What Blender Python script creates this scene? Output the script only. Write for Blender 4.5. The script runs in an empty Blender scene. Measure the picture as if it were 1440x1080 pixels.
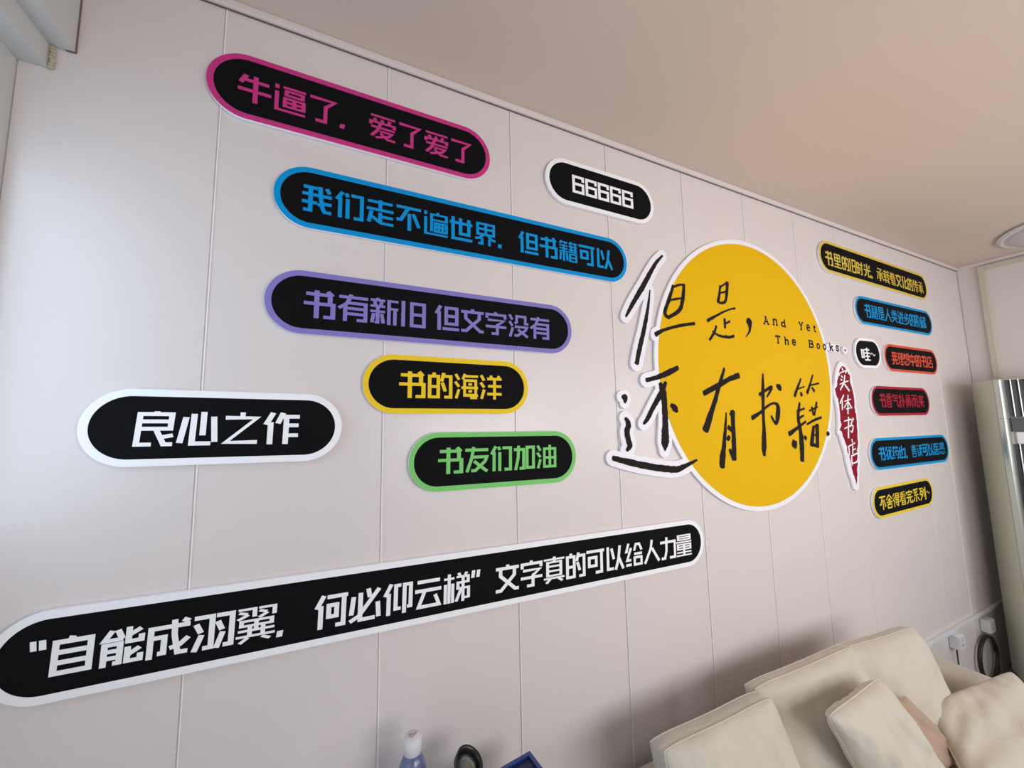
import bpy, bmesh, math, random, json
from mathutils import Vector, Matrix
random.seed(7)
C = bpy.context.scene.collection
# ---------------------------------------------------------------- camera
EYE = 1.66; D = 1.05
cam_d = bpy.data.cameras.new('camera'); cam = bpy.data.objects.new('camera', cam_d); C.objects.link(cam)
cam_d.sensor_fit = 'HORIZONTAL'; cam_d.sensor_width = 36.0; cam_d.lens = 36.0 * 522.5 / 1440.0
cam_d.clip_start = 0.02; cam_d.clip_end = 100
_yaw, _pitch, _roll = 0.4282, 0.1009, -0.0186
f_ = Vector((math.sin(_yaw)*math.cos(_pitch), math.cos(_yaw)*math.cos(_pitch), math.sin(_pitch)))
r_ = Vector((math.cos(_yaw), -math.sin(_yaw), 0)); u_ = r_.cross(f_)
rr = r_*math.cos(_roll) + u_*math.sin(_roll); uu = -r_*math.sin(_roll) + u_*math.cos(_roll)
M = Matrix((rr, uu, -f_)).transposed().to_4x4(); M.translation = Vector((0, -D, EYE))
cam.matrix_world = M
bpy.context.scene.camera = cam
# ---------------------------------------------------------------- light and exposure
sc = bpy.context.scene
sc.view_settings.view_transform = 'Standard'; sc.view_settings.look = 'None'
sc.view_settings.gamma = 1.0; sc.view_settings.use_curve_mapping = False
sc.view_settings.exposure = 0.11
w = bpy.data.worlds.new('daylight'); sc.world = w; w.use_nodes = True
w.node_tree.nodes['Background'].inputs[0].default_value = (0.78, 0.88, 1.0, 1)
w.node_tree.nodes['Background'].inputs[1].default_value = 1.0
def area(name, loc, target, sx, sy, power, col):
    l = bpy.data.lights.new(name, 'AREA'); l.shape = 'RECTANGLE'; l.size = sx; l.size_y = sy
    l.energy = power; l.color = col
    o = bpy.data.objects.new(name, l); C.objects.link(o); o.location = loc
    d = Vector(target) - Vector(loc); o.rotation_euler = d.to_track_quat('-Z', 'Y').to_euler()
    return o
# daylight through the room's windows
area('window_light_front', (3.10, -2.17, 1.65), (3.10, 0, 1.60), 1.4, 0.8, 18, (0.97, 0.98, 1.0))
area('window_light_left_front', (1.25, -2.17, 1.65), (1.25, 0, 1.60), 1.4, 0.8, 22, (0.98, 0.97, 0.985))
area('door_light_left', (-0.66, -0.35, 1.85), (4, -0.35, 1.85), 0.55, 0.8, 2.6, (0.60, 0.80, 1.0))
# ---------------------------------------------------------------- materials
def mat(name, col, rough=0.5, metal=0.0, spec=0.5, bump=0.0, bscale=60.0, var=0.0, vscale=3.0, coat=0.0, trans=0.0, sheen=0.0):
    m = bpy.data.materials.new(name); m.use_nodes = True; nt = m.node_tree; b = nt.nodes['Principled BSDF']
    b.inputs['Base Color'].default_value = (*col, 1); b.inputs['Roughness'].default_value = rough
    b.inputs['Metallic'].default_value = metal; b.inputs['Specular IOR Level'].default_value = spec
    b.inputs['Coat Weight'].default_value = coat; b.inputs['Transmission Weight'].default_value = trans
    b.inputs['Sheen Weight'].default_value = sheen
    tc = nt.nodes.new('ShaderNodeTexCoord')
    if var:
        n = nt.nodes.new('ShaderNodeTexNoise'); n.inputs['Scale'].default_value = vscale; n.inputs['Detail'].default_value = 4
        nt.links.new(tc.outputs['Object'], n.inputs['Vector'])
        mx = nt.nodes.new('ShaderNodeMix'); mx.data_type = 'RGBA'
        mx.inputs[6].default_value = (*[c*(1-var) for c in col], 1); mx.inputs[7].default_value = (*[min(1, c*(1+var)) for c in col], 1)
        nt.links.new(n.outputs['Fac'], mx.inputs[0]); nt.links.new(mx.outputs[2], b.inputs['Base Color'])
    if bump:
        n2 = nt.nodes.new('ShaderNodeTexNoise'); n2.inputs['Scale'].default_value = bscale; n2.inputs['Detail'].default_value = 3
        nt.links.new(tc.outputs['Object'], n2.inputs['Vector'])
        bp = nt.nodes.new('ShaderNodeBump'); bp.inputs['Strength'].default_value = bump; bp.inputs['Distance'].default_value = 0.002 if bscale > 50 else 0.008
        nt.links.new(n2.outputs['Fac'], bp.inputs['Height']); nt.links.new(bp.outputs['Normal'], b.inputs['Normal'])
    return m
def srgb(r, g, b): return tuple(((c/255)/12.92 if c/255 <= .04045 else ((c/255+.055)/1.055)**2.4) for c in (r, g, b))
MW = mat('wall panel satin white', srgb(226, 217, 214), 0.34, bump=0.12, bscale=220, var=0.015, vscale=2)
MJ = mat('joint groove white', srgb(236, 230, 228), 0.7)  # near-white backing seen at the bottom of the panel grooves
MLIP = mat('joint lip highlight white', srgb(246, 243, 242), 0.4)  # whiter than the panels; the lip's highlight is put into its colour
MCEIL = mat('ceiling board', srgb(218, 199, 185), 0.75, bump=0.1, bscale=90, var=0.02, vscale=1.5)
MTRIM = mat('trim white', srgb(226, 216, 214), 0.4)
MFLOOR = mat('floor grey vinyl', srgb(134, 142, 150), 0.5, var=0.05)
MFRAME = mat('frame white paint', srgb(205, 205, 203), 0.5, var=0.03, vscale=30)
MFOAM = mat('sealing foam', srgb(186, 178, 152), 0.9, bump=0.8, bscale=300)
MBROWN = mat('brown sealant', srgb(120, 100, 88), 0.8)
MBOARD = mat('foam board white', srgb(247, 244, 251), 0.5)
MBLACK = mat('print black', (0.006, 0.006, 0.007), 0.7, spec=0.06)
MINK = mat('brush ink black', srgb(36, 31, 29), 0.7, spec=0.1)
MSUN = mat('print sun yellow', srgb(234, 184, 8), 0.6, spec=0.12)
MSEAL = mat('print seal red', srgb(140, 12, 36), 0.6, spec=0.12)
MPW = mat('print white', srgb(253, 252, 254), 0.5)
MGLASS = mat('window glass', (1, 1, 1), 0.02, trans=1.0)
MCUSH = mat('cream linen', srgb(204, 197, 183), 0.95, spec=0.2, bump=1.0, bscale=16, var=0.04, vscale=9, sheen=0.2)
MSOFA = mat('cream linen sofa', srgb(198, 191, 176), 0.95, spec=0.2, bump=0.5, bscale=500, var=0.04, vscale=7, sheen=0.2)
MPINK = mat('rose brown fabric', srgb(180, 154, 134), 0.95, spec=0.2, bump=0.4, bscale=500, sheen=0.2)
MSEAM = mat('seam thread', srgb(168, 158, 144), 0.95)
MDARK = mat('black plastic', (0.012, 0.012, 0.014), 0.35)
MACW = mat('air conditioner beige side', srgb(224, 226, 204), 0.45)
MSILV = mat('air conditioner silver', srgb(205, 212, 204), 0.28, metal=0.65)
MACD = mat('air conditioner dark grille', srgb(26, 20, 34), 0.4)
MACG = mat('air conditioner grey band', srgb(66, 66, 66), 0.5)
MWPL = mat('white plastic', srgb(222, 222, 226), 0.4)
MCHROME = mat('chrome', (0.7, 0.7, 0.7), 0.15, metal=1)
MTABLE = mat('side table white', srgb(215, 215, 216), 0.5)
MWOOD = mat('dark foot wood', srgb(70, 50, 36), 0.5)
# ---------------------------------------------------------------- helpers
def obj(name, bm, m, parent=None, smooth=False, bevel=0.0):
    me = bpy.data.meshes.new(name); bmesh.ops.recalc_face_normals(bm, faces=bm.faces[:]) if smooth is not None else None
    bm.to_mesh(me); bm.free()
    for mm in (m if isinstance(m, (list, tuple)) else [m]): me.materials.append(mm)
    o = bpy.data.objects.new(name, me); C.objects.link(o)
    if parent: o.parent = parent
    if smooth:
        for p in me.polygons: p.use_smooth = True
    if bevel:
        b = o.modifiers.new('bevel', 'BEVEL'); b.width = bevel; b.segments = 2; b.limit_method = 'ANGLE'
    return o
def thing(name, label, cat, loc=(0, 0, 0), rotz=0, group=None):
    o = bpy.data.objects.new(name, None); C.objects.link(o); o.location = loc; o.rotation_euler = (0, 0, rotz)
    o.empty_display_size = 0.05; o['label'] = label; o['category'] = cat
    if group: o['group'] = group
    return o
def box(bm, x0, x1, y0, y1, z0, z1, mi=0):
    vs = [bm.verts.new(p) for p in ((x0,y0,z0),(x1,y0,z0),(x1,y1,z0),(x0,y1,z0),(x0,y0,z1),(x1,y0,z1),(x1,y1,z1),(x0,y1,z1))]
    for f in ((0,3,2,1),(4,5,6,7),(0,1,5,4),(1,2,6,5),(2,3,7,6),(3,0,4,7)): bm.faces.new([vs[i] for i in f]).material_index = mi
def boxbm(*a):
    bm = bmesh.new(); box(bm, *a); return bm
def struct(name, bm, m, parent=None, **k):
    o = obj(name, bm, m, parent, **k); 
    if parent is None: o['kind'] = 'structure'
    return o
def lathe(bm, prof, n=32, mtx=None):
    rings = []
    for r, z in prof:
        if r <= 1e-6: rings.append([bm.verts.new((0, 0, z))])
        else: rings.append([bm.verts.new((r*math.cos(2*math.pi*i/n), r*math.sin(2*math.pi*i/n), z)) for i in range(n)])
    new = [v for r in rings for v in r]
    for a, b in zip(rings, rings[1:]):
        for i in range(n):
            j = (i+1) % n
            if len(a) == 1 and len(b) > 1: bm.faces.new((a[0], b[j], b[i]))
            elif len(b) == 1 and len(a) > 1: bm.faces.new((a[i], a[j], b[0]))
            elif len(a) > 1: bm.faces.new((a[i], a[j], b[j], b[i]))
    if mtx: bmesh.ops.transform(bm, matrix=mtx, verts=new)
def tube(bm, pts, r, n=8):
    pts = [Vector(p) for p in pts]; rings = []
    for i, p in enumerate(pts):
        t = (pts[min(i+1, len(pts)-1)] - pts[max(i-1, 0)]).normalized()
        a = t.orthogonal().normalized() if i == 0 else (rings_a - t*rings_a.dot(t)).normalized()
        rings_a = a; b = t.cross(a)
        rings.append([bm.verts.new(p + r*(a*math.cos(2*math.pi*k/n) + b*math.sin(2*math.pi*k/n))) for k in range(n)])
    for x, y in zip(rings, rings[1:]):
        for k in range(n): bm.faces.new((x[k], x[(k+1) % n], y[(k+1) % n], y[k]))
    bm.faces.new(rings[0][::-1]); bm.faces.new(rings[-1])
H = EYE   # heights below are metres above the floor; the traced wall data are relative to eye height
TB = 0.009   # sign board thickness
XL, XR, YF, ZC = -0.63, 4.118, -2.2, EYE + 1.068
# ---------------------------------------------------------------- room
struct('floor', boxbm(XL-0.1, XR+0.1, YF-0.1, 0.06, -0.06, 0), MFLOOR)
struct('ceiling', boxbm(XL-0.1, XR+0.1, YF-0.1, 0.06, ZC, ZC+0.06), MCEIL)
wall = struct('wall_back', boxbm(XL-0.1, XR+0.1, 0.0022, 0.06, 0, ZC), MJ)
seams = [-0.293, 0.096, 0.488, 0.886, 1.287, 1.684, 2.079, 2.466, 2.862, 3.250, 3.592]
ed = [XL] + seams + [XR]
for a, b in zip(ed, ed[1:]):
    o = obj('wall_panel', boxbm(a+0.0008, b-0.0008, 0, 0.0023, 0, ZC), MW, wall)
    bv = o.modifiers.new('bevel', 'BEVEL'); bv.width = 0.001; bv.segments = 1
    # the raised tongue lip beside every joint
    if b < XR: obj('joint_lip', boxbm(b+0.0020, b+0.0045, -0.0015, 0.0004, 0, ZC), MLIP, wall)
wr = struct('wall_right', boxbm(XR, XR+0.08, YF-0.1, 0, 0, ZC), MW)
def wall_with_openings(name, horiz, pos, thick, a0, a1, holes, m):
    bm = bmesh.new()
    cuts = sorted(holes); x = a0
    def bb(u0, u1, z0, z1):
        if u1 - u0 > 1e-4 and z1 - z0 > 1e-4:
            if horiz: box(bm, u0, u1, pos-thick, pos, z0, z1)
            else: box(bm, pos-thick, pos, u0, u1, z0, z1)
    for (u0, u1, z0, z1) in cuts:
        bb(x, u0, 0, ZC); bb(u0, u1, 0, z0); bb(u0, u1, z1, ZC); x = u1
    bb(x, a1, 0, ZC); return struct(name, bm, m)
wall_with_openings('wall_front', True, YF, 0.08, XL, XR, [(0.50, 2.00, 1.20, 2.10), (2.35, 3.85, 1.20, 2.10)], MW)
wall_with_openings('wall_left', False, XL, 0.10, YF, 0, [(-2.15, -0.035, 0.0, H+0.757)], MFRAME)
def window(name, axis, pos, u0, u1, z0, z1, nm):
    fr = bmesh.new(); t = 0.045
    def bb(a, b, c, d, y0, y1):
        if axis == 'x': box(fr, a, b, y0, y1, c, d)
        else: box(fr, y0, y1, a, b, c, d)
    bb(u0, u0+t, z0, z1, pos-.03, pos+.01); bb(u1-t, u1, z0, z1, pos-.03, pos+.01)
    bb(u0+t, u1-t, z0, z0+t, pos-.03, pos+.01); bb(u0+t, u1-t, z1-t, z1, pos-.03, pos+.01)
    for i in range(1, nm):
        c = u0 + (u1-u0)*i/nm; bb(c-.025, c+.025, z0+t, z1-t, pos-.03, pos+.01)
    f = struct(name, fr, MFRAME)
    g = boxbm(u0+t, u1-t, pos-.012, pos-.008, z0+t, z1-t) if axis == 'x' else boxbm(pos-.012, pos-.008, u0+t, u1-t, z0+t, z1-t)
    obj('window_pane', g, MGLASS, f)
window('window_1', 'x', YF-0.03, 0.50, 2.00, 1.20, 2.10, 2)
window('window_2', 'x', YF-0.03, 2.35, 3.85, 1.20, 2.10, 2)
window('door_1', 'y', XL-0.05, -2.15, -0.035, 0.0, H+0.757, 3)
# stepped header boxes above the left glass door, running away from the sign wall
hd = struct('trim_1', boxbm(XL, -0.584, -2.15, -0.001, H+0.762, ZC), MFRAME)
obj('header_box', boxbm(-0.5838, -0.546, -2.15, -0.001, H+0.812, ZC), MFRAME, hd)
obj('gap_sealant', boxbm(-0.546, -0.5445, -0.004, -0.0005, H+0.812, ZC), MBROWN, hd)
obj('gap_sealant', boxbm(-0.560, -0.546, -0.004, -0.0005, H+0.8105, H+0.812), MBROWN, hd)
def foam(bm):
    for i in range(7):
        z = H+0.762 + i*0.0075
        bmesh.ops.create_icosphere(bm, subdivisions=2, radius=0.0050, matrix=Matrix.Translation((-0.5785+random.uniform(-.002,.002), -0.004, z)) @ Matrix.Diagonal((1.1, .8, 1, 1)))
bm = bmesh.new(); foam(bm); obj('sealing_foam', bm, MFOAM, hd, smooth=True)
# ceiling cove strip over the sign wall and over the right wall
cs = bmesh.new(); box(cs, XL+0.09, XR, -0.012, 0, ZC-0.021, ZC); struct('trim_2', cs, MTRIM, bevel=0.003)
cs = bmesh.new(); box(cs, XL+0.09, XR, -0.004, -0.0005, ZC-0.0235, ZC-0.021); struct('trim_3', cs, MBROWN)
cs = bmesh.new(); box(cs, XR-0.012, XR, YF, -0.012, ZC-0.021, ZC); struct('trim_4', cs, MTRIM, bevel=0.003)
cs = bmesh.new(); box(cs, XR-0.003, XR, -0.003, 0, 0, ZC-0.02); struct('trim_5', cs, mat('corner sealant', srgb(176, 160, 150), 0.8))
# cream frame (door casing) on the right wall behind the air conditioner
bm = bmesh.new(); box(bm, XR-0.022, XR, -0.135, -0.102, 0, H+1.036); fr = struct('trim_6', bm, mat('cream painted casing', srgb(205, 198, 178), 0.5), bevel=0.003)
obj('casing_head', boxbm(XR-0.022, XR, -1.05, -0.1352, H+1.006, H+1.036), fr.data.materials[0], fr, bevel=0.003)
obj('casing_jamb', boxbm(XR-0.022, XR, -1.05, -1.017, 0, H+1.0058), fr.data.materials[0], fr, bevel=0.003)
# cable trunking along the foot of the sign wall, with socket boxes and cables
bm = bmesh.new(); box(bm, 2.55, XR-0.005, -0.018, -0.0012, 0.392, 0.412); struct('trim_7', bm, MWPL, bevel=0.002)
def socket_box(x, z, label):
    t = thing('socket_box', label, 'socket', (x, -0.0012, z), 0)
    obj('housing', boxbm(-0.038, 0.038, -0.040, 0, -0.038, 0.038), MWPL, t, bevel=0.004)
    obj('face_plate', boxbm(-0.035, 0.035, -0.044, -0.0402, -0.035, 0.035), MWPL, t, bevel=0.002)
    bm = bmesh.new()
    for dx, dz in ((-.008, -.012), (.008, -.012), (0, .014)): box(bm, dx-.002, dx+.002, -0.0446, -0.0441, dz-.006, dz+.006)
    obj('socket_hole', bm, MDARK, t)
    return t
GLYPHS_TXT = """
牛|12,15|24,98 7,66;20,80 92,80;0,43 100,43;52,100 52,0
逼|9,13|8,84 8,100;8,74 8,5 100,5;27,94 100,94;R 38,66,90,82;R 34,23,94,53;64,53 64,23;34,38 94,38
了|12,15|0,93 91,93 58,64 58,6 22,6
爱|9,13|4,95 98,95;18,84 24,74;46,84 50,74;78,86 72,74;5,56 5,69 95,69 95,56;6,48 98,48;42,66 30,34 8,8;40,34 86,34 74,20 24,4;42,26 70,6 100,6
我|12,15|4,92 52,92;28,92 28,6 5,6;0,66 100,66;0,36 50,36;60,100 62,60 70,18 76,7 100,7;82,98 92,80;52,30 76,38 100,38
们|12,14|24,100 4,68;16,78 16,0;36,98 42,84;42,76 42,0;54,93 92,93 92,6 64,6
走|11,14|4,90 96,90;50,100 50,58;0,60 100,60;50,50 50,12;50,34 98,34;18,52 8,6;20,30 52,8 100,8
不|12,15|0,93 100,93;46,90 18,40 0,40;52,70 52,0;68,72 92,18
遍|8,12|8,84 8,100;8,74 8,5 100,5;58,100 58,88;32,16 32,89 94,89 94,66 32,66;R 47,18,94,54;62,54 62,18;78,54 78,18;47,38 94,38
世|12,15|0,76 100,76;14,100 14,7 100,7;47,98 47,30 84,30 84,98
界|10,13|R 12,48,92,95;12,72 92,72;52,95 52,46;40,46 22,30 0,26;34,30 34,6 14,6;62,46 80,30 100,26;70,30 70,0
但|12,15|22,100 4,66;16,76 16,0;R 45,28,90,93;45,60 90,60;30,7 100,7
书|12,16|6,86 82,86 82,54;40,0 40,100;0,52 92,52 92,6 62,6;74,100 90,84
籍|6.5,11|2,93 46,93;12,100 4,84;30,92 36,84;54,93 100,93;64,100 56,84;84,92 90,84;0,75 46,75;0,62 46,62;0,48 48,48;24,82 24,0;8,42 4,4;40,42 44,4;52,76 100,76;52,60 100,60;66,84 66,52;88,84 88,52;50,48 100,48;R 58,4,94,38;58,21 94,21
可|12,15|0,93 100,93;R 15,34,54,68;84,93 84,6 50,6
以|12,14|10,100 10,7 42,7;30,92 42,46;76,100 68,46 52,0;70,50 94,0
有|11,14|0,89 100,89;42,100 28,66 0,46;22,60 22,0;22,68 92,68 92,6 62,6;22,48 92,48;22,28 92,28
新|9,13|26,100 26,88;0,91 52,91;14,86 18,72;40,86 36,72;0,68 52,68;0,48 52,48;26,68 26,6 16,6;12,40 6,4;40,40 46,4;100,92 66,92 66,0;66,62 100,62;88,62 88,0
旧|12,15|8,0 8,100;R 42,6,92,93;42,50 92,50
文|12,15|0,87 100,87;50,100 50,84;20,87 20,60 84,8 100,8;80,87 80,60 22,7 0,7
字|11,14|48,100 48,88;6,72 6,88 94,88 94,72;10,64 88,64 56,44 56,6 28,6;0,36 100,36
没|11,13|4,98 18,76;4,68 18,48;20,42 6,0;30,60 40,66 40,93 84,93 84,62 100,62;30,46 92,46 84,32 44,7 28,7;46,34 96,3
的|11,14|26,100 24,88;R 8,6,42,86;8,46 42,46;64,100 55,66;60,87 92,87 92,6 66,6;58,62 70,28
海|10,12|4,98 18,76;2,68 18,48;18,38 6,2;44,100 34,78;36,91 100,91;R 42,16,90,74;28,45 100,45;36,14 100,14;90,20 90,5 66,5;58,59 74,59;58,31 74,31
洋|11,13|4,98 18,76;2,68 18,48;18,40 6,2;48,98 54,86;88,98 82,86;32,84 100,84;36,54 98,54;32,22 100,22;66,84 66,0
友|12,14|0,88 100,88;36,100 28,56 8,2;26,60 94,60 86,42 44,7 26,7;38,44 96,2
加|12,14|0,84 46,84 46,6 26,6;22,100 20,50 8,0;R 62,8,93,93
油|11,13|4,98 18,76;2,68 18,48;18,40 6,2;R 38,8,93,84;66,8 66,100;38,46 93,46
良|11,15|46,5 10,5 14,92 92,92 90,50 14,50;14,71 90,71;54,100 54,90;54,50 76,5 98,5;98,31 72,26
心|12,16|16,84 4,8;36,94 34,6 82,6;60,30 60,100;86,86 92,10
之|12,15|52,100 52,82;4,83 94,83 8,8 98,8
作|12,16|24,100 5,62;18,70 18,0;52,100 38,66;44,88 100,88;62,88 62,0;62,60 98,60;62,28 98,28
自|13,17|48,100 44,90;R 10,7,92,88;10,61 92,61;10,34 92,34
能|11,15|26,96 9,70 52,70;38,96 50,70;11,0 11,58 46,58 46,7 32,7;11,40 46,40;11,22 46,22;64,100 64,60 94,60 94,76;66,78 92,92;64,46 64,7 94,7 94,24;66,24 92,40
成|12,15|8,0 8,82 100,82;10,56 40,56 40,12 26,12;62,100 64,56 74,7 98,7;82,98 98,90;98,46 78,28 54,22
羽|12,15|0,93 44,93 44,6 24,6;5,76 18,50;20,44 4,0;54,93 94,93 94,6 74,6;58,76 70,50;72,44 58,0
翼|7,12|2,96 44,96 44,72;4,88 26,82;28,80 2,68;54,96 96,96 96,72;56,88 76,82;78,80 56,68;R 12,48,90,62;50,64 50,34;4,34 98,34;0,18 100,18;34,48 34,18;68,48 68,18;30,14 10,0;66,12 88,3
何|12,15|26,100 5,62;18,70 18,0;36,94 100,94;88,94 88,6 64,6;R 42,34,66,68
必|12,15|12,80 6,24;34,90 34,6 82,6;94,96 30,18 2,4;58,100 64,72;90,54 94,6
仰|11,14|26,100 5,62;18,70 18,0;60,93 42,93 42,18 60,18;72,0 72,93 94,93 94,20 82,20
云|12,14|8,90 94,90;0,60 100,60;36,58 14,7 92,7 76,42
梯|8,12|0,84 40,84;20,100 20,0;6,66 6,0;34,66 34,0;56,100 62,90;88,100 82,90;48,86 94,86 94,66 54,66 54,46 96,46 96,12 80,12;74,86 74,0;66,44 48,2
真|7.5,14|0,90 100,90;50,100 50,80;R 18,27,82,79;18,63 82,63;18,45 82,45;0,17 100,17;30,14 12,0;70,14 90,2
给|11,13|20,100 6,66 16,66;34,80 10,28 34,28;4,8 36,8;52,66 62,93 82,93 96,66;52,52 98,52;R 54,6,94,36
人|13,15|52,100 44,62 4,0;52,64 98,2
力|12,14|0,78 92,78 92,6 58,6;40,100 38,40 28,6 6,6
量|7,13|R 12,76,90,96;12,86 90,86;0,65 100,65;R 10,32,92,54;10,43 92,43;50,54 50,4;4,18 98,18;0,4 100,4
6|15,22|90,70 90,92 12,92 12,8 90,8 90,52 12,52
“|18,34|Q 8,74,0,100,36,100,44,74;Q 56,74,50,100,90,100,98,74
”|18,34|Q 0,74,8,100,44,100,36,74;Q 54,74,62,100,98,100,90,74
.|18,34|Q 0,0,12,18,100,18,88,0
,|18,34|Q 0,0,12,18,100,18,70,-8
~|6,10|0,48 25,62 50,52 75,40 100,54
里|10,13|R 14,48,86,94;14,71 86,71;50,94 50,4;12,26 88,26;0,5 100,5
是|9,13|R 16,60,84,95;16,77 84,77;0,44 100,44;52,44 52,8;52,26 92,26;20,34 10,4;16,18 40,6 100,6
时|11,14|R 7,12,38,86;7,50 38,50;46,76 100,76;82,100 82,6 62,6;54,56 66,34
光|11,14|50,100 50,56;12,92 24,68;88,92 76,68;0,52 100,52;36,52 30,20 4,4;62,52 62,7 96,7 96,24
承|9,12|14,94 78,94 52,76 52,6 38,6;36,60 70,60;34,42 70,42;30,24 74,24;4,68 28,68 6,12;92,76 76,56 98,10
载|9,12|0,86 60,86;28,100 28,64;0,66 100,66;4,48 56,48;28,56 28,0;20,62 8,38;0,22 58,22;68,100 72,40 84,6 98,6;92,52 62,6;82,98 94,84
着|7,11|28,100 36,88;72,100 64,88;6,86 94,86;14,74 86,74;0,62 100,62;40,86 4,36;R 30,4,86,50;30,34 86,34;30,19 86,19
化|12,15|26,100 4,60;18,74 18,0;54,100 54,7 94,7 94,28;96,78 54,46
传|10,13|24,100 4,62;16,74 16,0;36,84 96,84;30,64 100,64;66,100 56,42 90,42 70,18;50,24 84,2
类|9,12|50,100 50,54;0,74 100,74;22,98 32,82;78,98 68,82;44,70 8,52;56,70 92,52;0,38 100,38;50,50 46,30 6,2;54,34 94,2
进|10,13|6,100 14,84;0,64 16,64 16,20 2,4;16,14 36,6 100,6;30,78 98,78;26,50 100,50;46,98 46,44 32,18;78,98 78,18
步|10,13|52,100 52,56;52,82 92,82;22,84 22,56;0,56 100,56;52,52 52,22;28,44 10,26;92,46 70,14 8,2
阶|11,14|7,0 7,92 36,92 26,62 36,42 18,32;66,100 40,62;66,98 98,62;56,60 52,20 40,0;82,60 82,0
理|9,12|0,92 38,92;2,56 36,56;0,10 38,20;18,92 18,16;R 46,48,96,93;46,70 96,70;71,93 71,6;46,28 96,28;40,5 100,5
想|9,12|0,84 46,84;22,100 22,44;20,80 4,52;26,78 44,56;R 58,46,94,95;58,78 94,78;58,62 94,62;10,34 4,12;28,36 28,6 74,6 74,18;48,36 56,20;86,34 96,12
中|12,15|R 10,36,90,80;50,100 50,0
店|10,13|50,100 50,88;6,88 98,88;12,88 12,40 2,2;54,78 54,40;54,62 92,62;R 28,6,90,38
香|9,13|82,98 20,92;0,78 100,78;50,92 50,50;46,76 6,48;54,76 94,48;R 20,4,80,42;20,23 80,23
气|11,14|24,100 6,70;22,88 98,88;26,69 90,69;12,50 78,50 80,14 94,6 98,24
扑|12,15|24,100 24,6 8,6;0,76 46,76;0,34 46,50;68,100 68,0;72,60 98,34
鼻|7,11|50,100 50,90;R 22,62,78,91;22,76 78,76;R 12,32,88,54;50,54 50,32;12,43 88,43;0,20 100,20;34,20 30,8 10,0;68,24 68,0
而|10,13|0,93 100,93;50,92 44,70;8,0 8,68 92,68 92,6 80,6;38,66 38,8;62,66 62,8
来|10,13|4,84 96,84;50,100 50,0;24,76 32,56;76,76 68,56;0,46 100,46;44,44 6,4;56,44 94,4
犹|10,13|34,98 4,70;10,96 32,64 32,8 14,8;30,50 2,24;44,68 100,68;64,100 60,40 42,2;76,66 76,7 96,7 96,24;82,98 94,84
药|9,12|0,86 100,86;30,100 30,76;70,100 70,76;24,72 6,54 20,54;36,60 8,28 40,32;0,6 40,12;60,72 50,46;58,60 94,60 92,6 74,6;60,42 72,24
也|12,15|0,54 96,74 94,30 78,26;46,100 46,24;16,90 16,7 92,7 92,24
善|7,11|30,100 36,88;70,100 64,88;6,87 94,87;14,74 86,74;4,61 96,61;50,90 50,42;26,58 30,46;74,58 70,46;0,42 100,42;R 18,4,82,28
读|9,12|10,98 20,82;0,62 18,62 18,8 34,22;42,86 98,86;70,100 70,68;38,67 96,67 90,52;50,56 62,46;36,34 100,34;70,60 68,30 40,2;74,22 96,2
医|10,13|98,92 7,92 7,6 100,6;38,84 26,62;34,68 88,68;18,44 94,44;58,68 54,38 24,16;60,38 88,16
愚|7,11|R 18,64,82,96;18,80 82,80;50,96 50,40;8,36 8,51 92,51 92,38 80,38;10,26 4,8;28,28 28,5 72,5 72,16;46,28 56,14;86,28 96,8
舍|10,13|50,100 2,64;50,98 98,64;28,62 72,62;50,76 50,34;4,46 96,46;R 20,5,80,30
得|9,12|28,100 4,78;30,74 4,46;18,58 18,0;R 46,64,92,95;46,79 92,79;38,50 98,50;36,34 100,34;80,50 80,6 64,6;48,26 60,10
看|7,11|88,98 12,92;10,79 90,79;0,65 100,65;46,92 36,60 2,30;R 30,4,84,50;30,34 84,34;30,19 84,19
完|10,13|50,100 50,88;6,70 6,86 94,86 94,70;24,66 76,66;2,47 98,47;36,48 32,18 4,2;62,48 62,6 96,6 96,22
系|10,13|86,98 8,92;46,92 22,72 66,72;74,84 20,50 84,54;26,36 6,6;74,36 94,6;50,52 50,6 38,6
列|11,14|0,92 58,92;24,92 22,74 2,44;18,70 50,70 42,36 8,2;16,54 34,36;70,86 70,22;92,100 92,6 76,6
哇|11,15|R 6,24,28,80;40,84 96,84;68,100 68,8;36,58 100,58;42,34 96,34;34,6 100,6
"""
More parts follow.
